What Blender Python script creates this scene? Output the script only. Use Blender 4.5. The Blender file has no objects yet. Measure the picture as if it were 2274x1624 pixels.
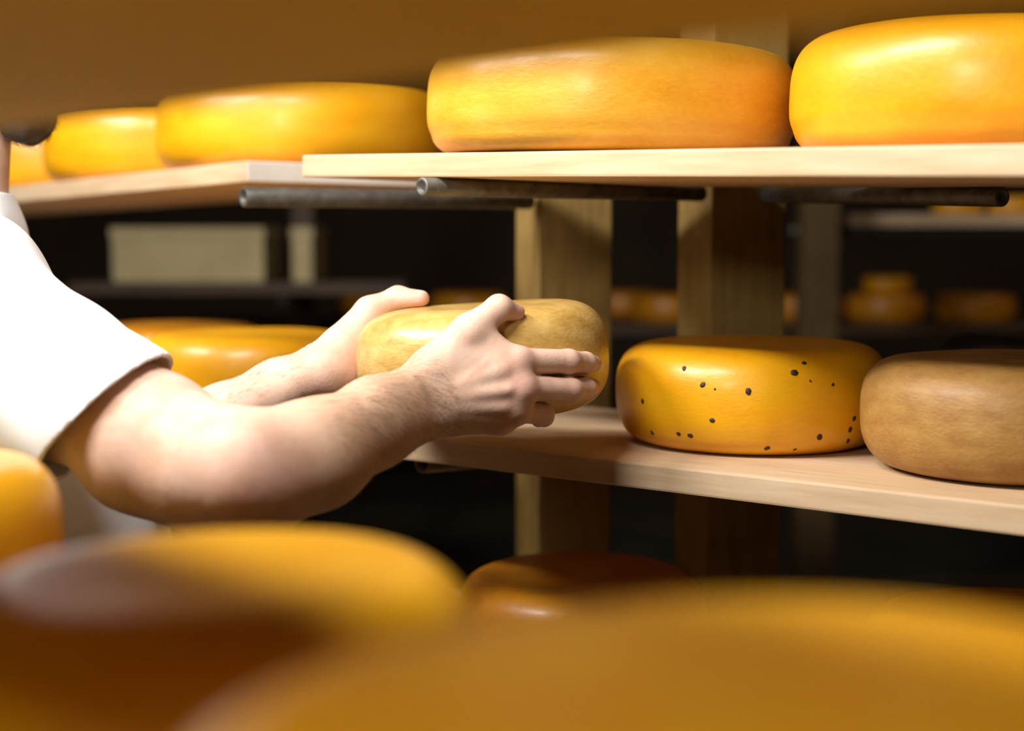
import bpy, bmesh, math, random
import numpy as np
from mathutils import Vector, Matrix, noise as mnoise

random.seed(7)
rng = np.random.default_rng(7)
SC = bpy.context.scene
COL = SC.collection

# ------------------------------------------------------------------ camera
F = 50.0 / 36.0 * 2274.0
PITCH = math.atan(292.0 / F)
CAMZ = 1.40
cam_d = bpy.data.cameras.new('camera')
cam_d.lens = 50
cam_d.sensor_width = 36
cam_d.clip_start = 0.02
cam_d.dof.use_dof = True
cam_d.dof.focus_distance = 1.43
cam_d.dof.aperture_fstop = 2.2
cam = bpy.data.objects.new('camera', cam_d)
COL.objects.link(cam)
cam.location = (0, 0, CAMZ)
cam.rotation_euler = (math.pi / 2 - PITCH, 0, 0)
SC.camera = cam

# ------------------------------------------------------------------ view, world, lamps
SC.view_settings.view_transform = 'Standard'
SC.view_settings.look = 'None'
SC.view_settings.exposure = 0.0
SC.view_settings.gamma = 1.0
SC.view_settings.use_curve_mapping = False
SC.cycles.use_denoising = True
SC.cycles.max_bounces = 8
SC.cycles.diffuse_bounces = 5
SC.cycles.sample_clamp_indirect = 6.0
w = bpy.data.worlds.new('world')
SC.world = w
w.use_nodes = True
w.node_tree.nodes['Background'].inputs[0].default_value = (1.0, 0.78, 0.5, 1)
w.node_tree.nodes['Background'].inputs[1].default_value = 0.012


def lamp(name, loc, target, sx, sy, power, color, roll=0.0):
    d = bpy.data.lights.new(name, 'AREA')
    d.shape = 'RECTANGLE'
    d.size, d.size_y = sx, sy
    d.energy = power
    d.color = color
    o = bpy.data.objects.new(name, d)
    COL.objects.link(o)
    o.location = loc
    q = (Vector(target) - Vector(loc)).to_track_quat('-Z', 'Y')
    o.rotation_euler = (q.to_matrix() @ Matrix.Rotation(roll, 3, 'Z')).to_euler()
    return o


lamp('aisle_lamp', (-0.40, 0.68, 2.45), (-0.05, 1.40, 1.2), 0.5, 0.16, 23, (1.0, 0.975, 0.945), math.radians(20))
lamp('left_aisle_lamp', (-1.30, 0.78, 2.65), (0.15, 1.50, 1.30), 0.6, 0.16, 42, (1.0, 0.975, 0.945), math.radians(20))
lamp('rear_fill', (-1.20, 1.50, 2.2), (-0.40, 2.0, 1.3), 0.6, 0.16, 16, (1.0, 0.975, 0.945))  # fill added to brighten the low left wheel and board front; source unseen
lamp('near_fill', (-0.70, -0.55, 1.88), (0.1, 0.35, 1.28), 0.3, 0.2, 15, (1.0, 0.94, 0.82))  # added fill behind the camera, placed to brighten the large front wheel
lamp('far_rack_fill', (2.3, 4.0, 2.5), (1.9, 5.2, 1.0), 0.8, 0.2, 4.0, (1.0, 0.76, 0.42))  # unseen fill, put in to light the right of the far rack


# ------------------------------------------------------------------ pixel of the 2274 frame + depth -> place in the room
def U(px, py, d):
    x = (px - 1137.0) / F * d
    v = -(py - 812.0) / F * d
    c, s = math.cos(PITCH), math.sin(PITCH)
    return Vector((x, d * c + v * s, CAMZ - d * s + v * c))


def floor_xy(px, d, z):
    y = (d + (z - CAMZ) * math.sin(PITCH)) / math.cos(PITCH)
    return (px - 1137.0) / F * d, y


# ------------------------------------------------------------------ materials
def mat(name):
    m = bpy.data.materials.new(name)
    m.use_nodes = True
    nt = m.node_tree
    return m, nt, nt.nodes['Principled BSDF']


def N(nt, kind, **kw):
    n = nt.nodes.new(kind)
    for k, v in kw.items():
        setattr(n, k, v)
    return n


def ramp(nt, fac, stops):
    r = N(nt, 'ShaderNodeValToRGB')
    el = r.color_ramp.elements
    while len(el) < len(stops):
        el.new(0.5)
    for e, (p, c) in zip(el, stops):
        e.position = p
        e.color = (c[0], c[1], c[2], 1)
    nt.links.new(fac, r.inputs[0])
    return r


def coords(nt, scale=(1, 1, 1)):
    t = N(nt, 'ShaderNodeTexCoord')
    mp = N(nt, 'ShaderNodeMapping')
    mp.inputs['Scale'].default_value = scale
    oi = N(nt, 'ShaderNodeObjectInfo')
    ad = N(nt, 'ShaderNodeVectorMath', operation='ADD')
    nt.links.new(t.outputs['Object'], ad.inputs[0])
    nt.links.new(oi.outputs['Random'], ad.inputs[1])
    nt.links.new(ad.outputs[0], mp.inputs['Vector'])
    return mp.outputs[0]


def noise_tex(nt, vec, scale, detail=4, rough=0.5):
    n = N(nt, 'ShaderNodeTexNoise')
    n.inputs['Scale'].default_value = scale
    n.inputs['Detail'].default_value = detail
    n.inputs['Roughness'].default_value = rough
    nt.links.new(vec, n.inputs['Vector'])
    return n.outputs['Fac']


def bump(nt, b, fac, strength, dist):
    n = N(nt, 'ShaderNodeBump')
    n.inputs['Strength'].default_value = strength
    n.inputs['Distance'].default_value = dist
    nt.links.new(fac, n.inputs['Height'])
    nt.links.new(n.outputs[0], b.inputs['Normal'])


def cheese_mat(name, dark, mid, light, rough=0.40, coat=0.16, blotch=14, fine=120, bstr=0.25, sss=0.04):
    m, nt, b = mat(name)
    v = coords(nt, (1, 1, 2.2))
    a = noise_tex(nt, v, blotch, 5, 0.55)
    f = noise_tex(nt, v, fine, 3, 0.6)
    mx = N(nt, 'ShaderNodeMath', operation='MULTIPLY_ADD')
    mx.inputs[1].default_value = 0.25
    nt.links.new(f, mx.inputs[0])
    sc = N(nt, 'ShaderNodeMath', operation='MULTIPLY')
    sc.inputs[1].default_value = 0.75
    nt.links.new(a, sc.inputs[0])
    nt.links.new(sc.outputs[0], mx.inputs[2])
    r = ramp(nt, mx.outputs[0], [(0.34, dark), (0.5, mid), (0.68, light)])
    nt.links.new(r.outputs[0], b.inputs['Base Color'])
    b.inputs['Roughness'].default_value = rough
    b.inputs['Coat Weight'].default_value = coat
    b.inputs['Coat Roughness'].default_value = 0.22
    b.inputs['Subsurface Weight'].default_value = sss
    b.inputs['Subsurface Radius'].default_value = (1.0, 0.5, 0.1)
    b.inputs['Subsurface Scale'].default_value = 0.008
    bump(nt, b, f, bstr, 0.0015)
    return m


M = {}
M['yellow'] = cheese_mat('yellow_wax', (0.730, 0.312, 0.0026), (0.770, 0.356, 0.0035), (0.801, 0.396, 0.0088))
M['amber'] = cheese_mat('amber_wax', (0.695, 0.277, 0.0018), (0.744, 0.317, 0.0026), (0.774, 0.361, 0.0070))
M['pale_yellow'] = cheese_mat('pale_yellow_rind', (0.616, 0.273, 0.0088), (0.686, 0.343, 0.0246), (0.730, 0.405, 0.0572), blotch=11)
M['deep_yellow'] = cheese_mat('deep_yellow_wax', (0.704, 0.304, 0.0018), (0.757, 0.356, 0.0026), (0.783, 0.396, 0.0044))
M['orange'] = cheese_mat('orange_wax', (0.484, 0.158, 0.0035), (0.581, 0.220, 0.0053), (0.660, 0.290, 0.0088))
M['gold'] = cheese_mat('golden_rind', (0.40, 0.225, 0.045), (0.55, 0.34, 0.090), (0.67, 0.45, 0.16), rough=0.36, coat=0.35, blotch=26, fine=160, bstr=0.35)
M['tan'] = cheese_mat('tan_rind', (0.28, 0.128, 0.026), (0.35, 0.178, 0.040), (0.41, 0.228, 0.062), rough=0.55, coat=0.05, blotch=30, fine=190, bstr=0.4)
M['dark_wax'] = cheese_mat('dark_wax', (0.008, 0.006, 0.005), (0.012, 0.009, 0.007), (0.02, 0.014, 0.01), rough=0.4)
m, nt, b = mat('clove_dark')
b.inputs['Base Color'].default_value = (0.035, 0.012, 0.006, 1)
b.inputs['Roughness'].default_value = 0.6
M['clove'] = m


def wood_mat(name, dark, mid, light, rough=0.6, grain=(3, 42, 42)):
    m, nt, b = mat(name)
    v = coords(nt, grain)
    a = noise_tex(nt, v, 3.0, 6, 0.6)
    v2 = coords(nt, (0.7, 3, 3))
    c = noise_tex(nt, v2, 5.0, 2, 0.5)
    ad = N(nt, 'ShaderNodeMath', operation='MULTIPLY_ADD')
    ad.inputs[1].default_value = 0.55
    nt.links.new(a, ad.inputs[0])
    h = N(nt, 'ShaderNodeMath', operation='MULTIPLY')
    h.inputs[1].default_value = 0.45
    nt.links.new(c, h.inputs[0])
    nt.links.new(h.outputs[0], ad.inputs[2])
    r = ramp(nt, ad.outputs[0], [(0.33, dark), (0.5, mid), (0.66, light)])
    nt.links.new(r.outputs[0], b.inputs['Base Color'])
    b.inputs['Roughness'].default_value = rough
    bump(nt, b, a, 0.2, 0.001)
    return m


M['board'] = wood_mat('pale_beech', (0.502, 0.327, 0.1768), (0.594, 0.418, 0.2501), (0.660, 0.499, 0.3320))
M['board_end'] = wood_mat('sawn_end_grain', (0.86, 0.77, 0.66), (0.91, 0.84, 0.75), (0.94, 0.89, 0.82), 0.7, (30, 30, 30))
M['bounce_tinted_board'] = wood_mat('bounce_tinted_board', (0.50, 0.34, 0.07), (0.60, 0.42, 0.09), (0.68, 0.50, 0.13), 0.85)  # yellow light thrown back by the wheels is put into this wood colour
M['post'] = wood_mat('shaded_pine', (0.17, 0.10, 0.022), (0.24, 0.15, 0.036), (0.30, 0.195, 0.055), 0.7, (42, 42, 3))  # darkened and yellowed: shade and cheese bounce on the posts are in the colour
M['dark_board'] = wood_mat('dimmed_board', (0.05, 0.026, 0.010), (0.07, 0.038, 0.014), (0.10, 0.055, 0.02))  # gloom of the far racks put into the colour, a darker board copy
M['dark_post'] = wood_mat('dimmed_post', (0.08, 0.042, 0.010), (0.10, 0.056, 0.014), (0.13, 0.075, 0.022), 0.7, (42, 42, 3))  # darker copy of the post wood, far dimness is in the base colour
m, nt, b = mat('galvanised_steel')
v = coords(nt)
r = ramp(nt, noise_tex(nt, v, 60, 4), [(0.3, (0.10, 0.095, 0.08)), (0.7, (0.21, 0.20, 0.17))])
nt.links.new(r.outputs[0], b.inputs['Base Color'])
b.inputs['Metallic'].default_value = 0.6
b.inputs['Roughness'].default_value = 0.55
M['steel'] = m
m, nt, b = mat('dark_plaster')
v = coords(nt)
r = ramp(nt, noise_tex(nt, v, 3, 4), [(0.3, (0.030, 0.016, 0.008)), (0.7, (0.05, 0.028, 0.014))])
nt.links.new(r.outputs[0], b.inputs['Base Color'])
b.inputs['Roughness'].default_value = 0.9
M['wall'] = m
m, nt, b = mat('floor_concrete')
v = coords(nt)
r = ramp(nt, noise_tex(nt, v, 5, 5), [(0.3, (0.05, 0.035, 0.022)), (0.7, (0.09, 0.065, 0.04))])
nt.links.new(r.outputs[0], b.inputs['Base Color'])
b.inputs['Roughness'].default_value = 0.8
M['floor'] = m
m, nt, b = mat('pale_card')
v = coords(nt)
r = ramp(nt, noise_tex(nt, v, 6, 3), [(0.3, (0.56, 0.44, 0.22)), (0.7, (0.66, 0.53, 0.28))])
nt.links.new(r.outputs[0], b.inputs['Base Color'])
b.inputs['Roughness'].default_value = 0.8
M['card'] = m
# skin: colour variation plus a flush that belongs to knuckles and elbow
m, nt, b = mat('skin')
v = coords(nt)
a = noise_tex(nt, v, 38, 4, 0.6)
r = ramp(nt, a, [(0.3, (0.65, 0.40, 0.28)), (0.52, (0.725, 0.48, 0.36)), (0.72, (0.775, 0.54, 0.43))])
at = N(nt, 'ShaderNodeAttribute', attribute_name='flush')
mx = N(nt, 'ShaderNodeMix', data_type='RGBA')
nt.links.new(at.outputs['Fac'], mx.inputs['Factor'])
nt.links.new(r.outputs[0], mx.inputs['A'])
mx.inputs['B'].default_value = (0.66, 0.30, 0.24, 1)
tn = N(nt, 'ShaderNodeAttribute', attribute_name='tan')
mxt = N(nt, 'ShaderNodeMix', data_type='RGBA')
nt.links.new(tn.outputs['Fac'], mxt.inputs['Factor'])
nt.links.new(mx.outputs['Result'], mxt.inputs['A'])
mxt.inputs['B'].default_value = (0.60, 0.355, 0.20, 1)
nl = N(nt, 'ShaderNodeAttribute', attribute_name='nail')
mx2 = N(nt, 'ShaderNodeMix', data_type='RGBA')
nt.links.new(nl.outputs['Fac'], mx2.inputs['Factor'])
nt.links.new(mxt.outputs['Result'], mx2.inputs['A'])
mx2.inputs['B'].default_value = (0.80, 0.50, 0.42, 1)
nt.links.new(mx2.outputs['Result'], b.inputs['Base Color'])
b.inputs['Roughness'].default_value = 0.58
b.inputs['Specular IOR Level'].default_value = 0.35
b.inputs['Subsurface Weight'].default_value = 0.2
b.inputs['Subsurface Radius'].default_value = (1.0, 0.35, 0.2)
b.inputs['Subsurface Scale'].default_value = 0.006
f = noise_tex(nt, v, 420, 3, 0.6)
g = noise_tex(nt, v, 110, 3, 0.5)
s = N(nt, 'ShaderNodeMath', operation='ADD')
nt.links.new(f, s.inputs[0])
nt.links.new(g, s.inputs[1])
bump(nt, b, s.outputs[0], 0.22, 0.0012)
M['skin'] = m
m, nt, b = mat('white_cotton')
v = coords(nt)
b.inputs['Base Color'].default_value = (0.86, 0.87, 0.89, 1)
b.inputs['Roughness'].default_value = 0.9
b.inputs['Sheen Weight'].default_value = 0.1
bump(nt, b, noise_tex(nt, v, 700, 2), 0.1, 0.0006)
M['cotton'] = m
m, nt, b = mat('dark_hair')
v = coords(nt)
r = ramp(nt, noise_tex(nt, v, 90, 4), [(0.3, (0.020, 0.012, 0.007)), (0.7, (0.055, 0.034, 0.02))])
nt.links.new(r.outputs[0], b.inputs['Base Color'])
b.inputs['Roughness'].default_value = 0.55
M['hair'] = m
m, nt, b = mat('arm_hair')
b.inputs['Base Color'].default_value = (0.16, 0.085, 0.04, 1)
b.inputs['Roughness'].default_value = 0.5
M['arm_hair'] = m
for nm, c in (('denim', (0.03, 0.035, 0.06)), ('shoe', (0.02, 0.018, 0.016)), ('eye_white', (0.8, 0.8, 0.78)), ('lip', (0.5, 0.2, 0.17))):
    m, nt, b = mat(nm)
    b.inputs['Base Color'].default_value = (*c, 1)
    b.inputs['Roughness'].default_value = 0.75 if nm == 'denim' else 0.4
    M[nm] = m


# ------------------------------------------------------------------ object helpers
def tag(o, label=None, cat=None, group=None, kind=None):
    if label:
        o['label'] = label
    if cat:
        o['category'] = cat
    if group:
        o['group'] = group
    if kind:
        o['kind'] = kind
    return o


def link(name, me, mats, parent=None, smooth=True):
    o = bpy.data.objects.new(name, me)
    COL.objects.link(o)
    for x in (mats if isinstance(mats, (list, tuple)) else [mats]):
        me.materials.append(x)
    if smooth:
        me.polygons.foreach_set('use_smooth', [True] * len(me.polygons))
    if parent is not None:
        o.parent = parent
    return o


def from_bm(name, bm, mats, parent=None, smooth=False):
    bmesh.ops.recalc_face_normals(bm, faces=bm.faces[:])
    me = bpy.data.meshes.new(name)
    bm.to_mesh(me)
    bm.free()
    return link(name, me, mats, parent, smooth)


def box_bm(x0, x1, y0, y1, z0, z1, bevel=0.0, seg=2):
    bm = bmesh.new()
    vs = [bm.verts.new((x, y, z)) for x in (x0, x1) for y in (y0, y1) for z in (z0, z1)]
    for f in ((0, 1, 3, 2), (4, 6, 7, 5), (0, 4, 5, 1), (2, 3, 7, 6), (0, 2, 6, 4), (1, 5, 7, 3)):
        bm.faces.new([vs[i] for i in f])
    bmesh.ops.recalc_face_normals(bm, faces=bm.faces[:])
    if bevel:
        bmesh.ops.bevel(bm, geom=bm.edges[:], offset=bevel, segments=seg, affect='EDGES', profile=0.6)
    return bm


def structure(name, x0, x1, y0, y1, z0, z1, m):
    o = from_bm(name, box_bm(x0, x1, y0, y1, z0, z1), m)
    o['kind'] = 'structure'
    return o


# ------------------------------------------------------------------ the room
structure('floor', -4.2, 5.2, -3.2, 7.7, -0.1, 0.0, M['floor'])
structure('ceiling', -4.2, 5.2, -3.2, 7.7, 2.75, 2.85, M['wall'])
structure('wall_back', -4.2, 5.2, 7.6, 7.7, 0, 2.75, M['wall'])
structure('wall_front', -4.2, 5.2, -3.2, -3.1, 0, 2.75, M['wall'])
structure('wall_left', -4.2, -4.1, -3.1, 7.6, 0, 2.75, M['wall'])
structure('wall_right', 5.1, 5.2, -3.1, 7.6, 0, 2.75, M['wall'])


# ------------------------------------------------------------------ boards, posts, tubes
def frame_from(P0, P1):
    u = (P1 - P0).normalized()
    v = Vector((0, 0, 1)).cross(u).normalized()
    wv = u.cross(v)
    m = Matrix((u, v, wv)).transposed().to_4x4()
    m.translation = P0
    return m, (P1 - P0).length


def shelf_board(P0, P1, width, thick, label, ext0=0.0, ext1=0.0, group=None, back=0.0, material='board', grey_end=None, wave=0.0):
    """front top edge runs P0 -> P1; the board reaches backwards from it"""
    mtx, L = frame_from(P0, P1)
    bm = box_bm(-ext0, L + ext1, back, back + width, -thick, 0, 0.0025, 2)
    for f in bm.faces:
        if abs(f.normal.x) > 0.9:
            f.material_index = 1
    o = from_bm('shelf_board', bm, [M[material], M[grey_end or material]])
    o.matrix_world = mtx
    tag(o, label, 'shelf board', group)
    return o


H_UR, H_LR, TH = None, None, 0.028
ur = shelf_board(U(670, 344, 1.64), U(2274, 319, 1.11), 0.40, 0.0255,
                 'pale upper shelf board carrying the two biggest wheels at right', 0.0, 0.45)
ul = shelf_board(U(30, 414, 2.53), U(548, 357, 1.90), 0.36, TH,
                 'upper shelf board at left with a bright sawn end beside the chin', 0.9, 0.0, grey_end='board_end')
lr = shelf_board(U(1340, 1020, 1.50), U(2274, 1124, 1.24), 0.375, 0.027,
                 'lower shelf board under the spotted wheel and the tan wheel', 0.40, 0.40)
lb = shelf_board(U(1340, 1020, 1.50), U(2274, 1124, 1.24), 0.31, 0.027,
                 'back board on the lower shelf beneath the dark wheel', -0.30, 0.40, back=0.43)
_c = U(548, 357, 1.90)
_a = U(30, 414, 2.53)
dz = Vector((0, 0, 0.345))
_a2 = _a - dz
_a2.z = _c.z - 0.345
_n = Vector((0, 0, 1)).cross((_c - dz - _a2).normalized()).normalized()
ll = shelf_board(_a2 - _n * 0.05, _c - dz - _n * 0.05, 0.36, TH, 'lower shelf board behind the arms, under the bright yellow wheel', 0.9, 0.0)
llb = shelf_board(_a2, _c - dz, 0.30, TH, 'back shelf board beneath the orange wheel, behind the arms', 0.9, -0.1, back=0.375)
b0, b1 = U(1340, 1020, 1.50), U(2274, 1124, 1.24)
b1.z = b0.z
bt = shelf_board(b0 - Vector((0, 0, 0.29)), b1 - Vector((0, 0, 0.29)), 0.36, 0.027,
                 'bottom shelf board behind the blurred front wheels', 0.55, 0.40)


def rack_post(px_edge, d, size, theta, label):
    x, y = floor_xy(px_edge, d, 1.3)
    bm = box_bm(0, size, 0, size, 0, 2.75, 0.003, 2)
    e = bpy.data.objects.new('rack_post', None)
    COL.objects.link(e)
    e.location = (x, y, 0)
    e.rotation_euler = (0, 0, theta)
    tag(e, label, 'post')
    from_bm('upright', bm, M['post'], e)
    return e


def tube(A, B, r, wall, label=None, parent=None):
    mtx = Matrix.Translation(A) @ (B - A).to_track_quat('Z', 'Y').to_matrix().to_4x4()
    L = (B - A).length
    bm = bmesh.new()
    n = 28
    rings = []
    prof = [(r - wall, L), (r - 0.0006, L), (r, L - 0.0008), (r, 0.0008), (r - 0.0006, 0), (r - wall, 0)]
    for rr, z in prof:
        rings.append([bm.verts.new((rr * math.cos(2 * math.pi * i / n), rr * math.sin(2 * math.pi * i / n), z)) for i in range(n)])
    for k in range(len(rings)):
        a, c = rings[k], rings[(k + 1) % len(rings)]
        for i in range(n):
            bm.faces.new((a[i], a[(i + 1) % n], c[(i + 1) % n], c[i]))
    o = from_bm('support_tube', bm, M['steel'], None, True)
    o.data.polygons.foreach_set('use_smooth', [True] * len(o.data.polygons))
    if parent is not None:
        o.parent = parent
        bpy.context.view_layer.update()
        o.matrix_parent_inverse = parent.matrix_world.inverted()
    o.matrix_world = mtx
    if label:
        o['label'] = label
    return o


th = math.radians(17)
p1 = rack_post(1196, 2.00, 0.110, th, 'wooden post behind the held wheel, left of two pale posts')
p2 = rack_post(1577, 1.86, 0.108, th, 'wooden post rising behind the spotted wheel, right of two pale posts')
tube(U(540, 438, 1.70), U(1176, 446, 1.985), 0.0120, 0.0055, 'grey steel tube with open end', p1)
tube(U(936, 415, 1.50), U(1557, 430, 1.83), 0.0100, 0.004, 'grey steel tube with open end', p2)
tube(U(1700, 433, 1.86), U(2226, 438, 1.46), 0.0100, 0.004, 'dark steel tube', p2)
tube(U(938, 1030, 1.70), U(1210, 1008, 1.99), 0.0115, 0.004, 'grey steel tube with open end', p1)


# ------------------------------------------------------------------ cheese wheels
def wheel_mesh(r, h, ct, cb, bulge=0.006, seed=0, seg=112, wob=0.0022, crease=0.0, pw=2.7):
    """lathe: flat faces, round shoulders, softly bulging side"""
    zm = h * 0.5
    pts = [(0, 0)]
    for k in range(1, 5):
        pts.append(((r - cb * 1.25) * k / 5, 0.0))
    for k in range(33):
        a = -math.pi / 2 + math.pi * k / 32
        c, p = (cb, pw) if a < 0 else (ct, pw)
        c *= 1.25
        x = r - c + c * abs(math.cos(a)) ** (2 / p)
        sn = math.sin(a)
        z = zm + (h / 2) * math.copysign(abs(sn) ** (2 / p), sn)
        pts.append((x, z))
    for k in range(4, 0, -1):
        pts.append(((r - ct * 1.25) * k / 5, h))
    pts.append((0, h))
    bm = bmesh.new()
    rings = []
    off = Vector((seed * 3.7, seed * 1.3, seed * 2.1))
    for (pr, pz) in pts:
        if pr == 0:
            rings.append([bm.verts.new((0, 0, pz))])
            continue
        ring = []
        for i in range(seg):
            a = 2 * math.pi * i / seg
            c, s = math.cos(a), math.sin(a)
            nz = mnoise.noise(Vector((c * 1.6, s * 1.6, pz * 9)) + off) * wob
            nz += mnoise.noise(Vector((c * 6, s * 6, pz * 40)) + off) * wob * 0.25
            k = pr / r
            rr = pr + nz * k
            if crease and abs(pz - h * 0.2) < 0.008 and pr > r - 0.02:
                rr -= crease * (1 - abs(pz - h * 0.2) / 0.008)
            zz = pz + (mnoise.noise(Vector((c * 1.2 * k, s * 1.2 * k, 5)) + off) * wob * 0.8 if pz > h * 0.5 else 0)
            ring.append(bm.verts.new((rr * c, rr * s, zz)))
        rings.append(ring)
    for a, c in zip(rings, rings[1:]):
        for i in range(seg):
            j = (i + 1) % seg
            if len(a) == 1:
                bm.faces.new((a[0], c[j], c[i]))
            elif len(c) == 1:
                bm.faces.new((a[i], a[j], c[0]))
            else:
                bm.faces.new((a[i], a[j], c[j], c[i]))
    return bm


def wheel(r, h, m, label, ct=None, cb=None, bulge=0.006, seed=0, group=None, crease=0.0, wob=0.0022, seg=112, pw=2.7):
    bm = wheel_mesh(r, h, ct or h * 0.36, cb or h * 0.30, bulge, seed, seg, wob, crease, pw)
    o = from_bm('cheese_wheel', bm, M[m], None, True)
    return tag(o, label, 'cheese', group)


def set_on(o, board, px, d, spin=0.0, lift=0.0):
    """stand a wheel on the top face of a board, its axis at depth d on the column px"""
    mw = board.matrix_world
    nrm = (mw.to_3x3() @ Vector((0, 0, 1))).normalized()
    p0 = mw.translation
    z = p0.z
    for _ in range(4):
        x, y = floor_xy(px, d, z)
        z = p0.z - (nrm.x * (x - p0.x) + nrm.y * (y - p0.y)) / nrm.z
    q = Vector((0, 0, 1)).rotation_difference(nrm)
    o.matrix_world = Matrix.Translation(Vector((x, y, z)) + nrm * (0.0006 + lift)) @ q.to_matrix().to_4x4() @ Matrix.Rotation(spin, 4, 'Z')
    return o


bpy.context.view_layer.update()
G_UP = 'big yellow wheels on the upper shelf'
wB = set_on(wheel(0.203, 0.114, 'pale_yellow', 'big pale yellow wheel in the middle of the upper shelf, above the held wheel', 0.036, 0.034, 0.008, 1, G_UP, 0.0012, pw=3.0), ur, 1353, 1.590, 0.3)
wC = set_on(wheel(0.194, 0.115, 'amber', 'bright yellow wheel at right end of the upper shelf, nearest of its row', 0.045, 0.032, 0.010, 2, G_UP, 0.001), ur, 2203, 1.370, 1.0)
wA = set_on(wheel(0.219, 0.118, 'yellow', 'yellow wheel with small bright glint on the upper left board, next to its sawn end', 0.030, 0.030, 0.006, 3, G_UP), ul, 672, 2.18, 2.0)
wD = set_on(wheel(0.205, 0.120, 'yellow', 'yellow wheel on the upper left board, second from the sawn end', 0.030, 0.030, 0.006, 4, G_UP), ul, 368, 2.50, 0.7)
wE = set_on(wheel(0.205, 0.118, 'deep_yellow', 'darker yellow wheel peeking out under the bearded chin on upper left board', 0.030, 0.030, 0.006, 5, G_UP), ul, 130, 2.88, 0.1)

# spotted wheel with cloves set into the rind
wS = set_on(wheel(0.155, 0.113, 'deep_yellow', 'yellow wheel with dark clove spots on the lower shelf', 0.042, 0.036, 0.006, 6, None, 0.0006), lr, 1666, 1.64)
wT = set_on(wheel(0.147, 0.112, 'tan', 'matt tan wheel at right on the lower shelf, beside the spotted wheel', 0.044, 0.040, 0.006, 7), lr, 2238, 1.44)
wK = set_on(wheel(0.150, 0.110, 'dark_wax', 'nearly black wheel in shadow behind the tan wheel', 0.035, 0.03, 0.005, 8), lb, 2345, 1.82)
wF = set_on(wheel(0.150, 0.108, 'yellow', 'bright yellow wheel low at left, seen between sleeve and far forearm', 0.034, 0.03, 0.006, 9), ll, 556, 2.03)
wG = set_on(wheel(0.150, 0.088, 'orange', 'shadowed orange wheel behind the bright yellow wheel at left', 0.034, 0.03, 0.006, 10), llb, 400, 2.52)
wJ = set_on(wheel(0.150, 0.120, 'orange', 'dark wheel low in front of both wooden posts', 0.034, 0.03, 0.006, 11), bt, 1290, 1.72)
wL = set_on(wheel(0.150, 0.145, 'deep_yellow', 'wheel low at right beneath the tan wheel', 0.034, 0.03, 0.006, 12), bt, 2240, 1.44)


def set_cloves(o, pix, extra=26):
    bpy.context.view_layer.update()
    inv = o.matrix_world.inverted()
    org = inv @ Vector((0, 0, CAMZ))
    spots = []
    for (px, py, s) in pix:
        tgt = inv @ U(px, py, 1.5)
        ok, loc, nrm, _ = o.ray_cast(org, (tgt - org).normalized())
        if ok:
            spots.append((loc.copy(), nrm.copy(), s))
    for _ in range(extra):                       # the far side has its cloves too
        a = random.uniform(0.3, math.pi - 0.3)
        d = Vector((math.cos(a), math.sin(a), random.uniform(-0.15, 0.25)))
        ok, loc, nrm, _ = o.ray_cast(Vector((d.x, d.y, 0)) * 0.4 + Vector((0, 0, random.uniform(0.02, 0.1))), -Vector((d.x, d.y, 0)).normalized())
        if ok:
            spots.append((loc.copy(), nrm.copy(), random.uniform(0.6, 1.0)))
    bm = bmesh.new()
    bm.from_mesh(o.data)
    for loc, nrm, s in spots:
        q = nrm.to_track_quat('Z', 'Y').to_matrix().to_4x4()
        mt = Matrix.Translation(loc - nrm * 0.0006) @ q @ Matrix.Rotation(random.uniform(0, 6), 4, 'Z') @ Matrix.Diagonal((0.0032 * s, 0.0040 * s, 0.0016 * s, 1))
        r_ = bmesh.ops.create_icosphere(bm, subdivisions=2, radius=1, matrix=mt)
        for v_ in r_['verts']:
            v_.co += Vector((random.uniform(-1, 1), random.uniform(-1, 1), random.uniform(-1, 1))) * 0.0003
            for f_ in v_.link_faces:
                f_.material_index = 1
                f_.smooth = True
    bm.to_mesh(o.data)
    bm.free()
    o.data.materials.append(M['clove'])


set_cloves(wS, [(1519, 818, .9), (1561, 855, 1), (1662, 870, 1.1), (1764, 828, 1.2), (1786, 806, .9), (1427, 891, .9), (1582, 934, .9),
                (1448, 961, .9), (1507, 964, .9), (1533, 968, 1), (1704, 996, 1), (1820, 971, 1.1), (1888, 955, 1), (1897, 930, .9),
                (1883, 980, .9), (1765, 999, .7), (1850, 855, .7), (1588, 864, .55), (1800, 846, .6)])

# the wheel in the hands
wH = wheel(0.133, 0.113, 'gold', 'golden beige wheel held between two hands over the lower shelf edge', 0.046, 0.042, 0.006, 13, None, 0.0)
HC = Vector((-0.0335, 1.5, 0))
xh, yh = floor_xy(1065, 1.50, 1.27)
TOPZ = U(1065, 520 + 0.0745 / 1.5 * F, 1.5).z
tilt = Matrix.Rotation(math.radians(-3.8), 4, 'Y')
wH.matrix_world = Matrix.Translation((xh, yh, TOPZ)) @ tilt @ Matrix.Translation((0, 0, -0.113))

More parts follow.
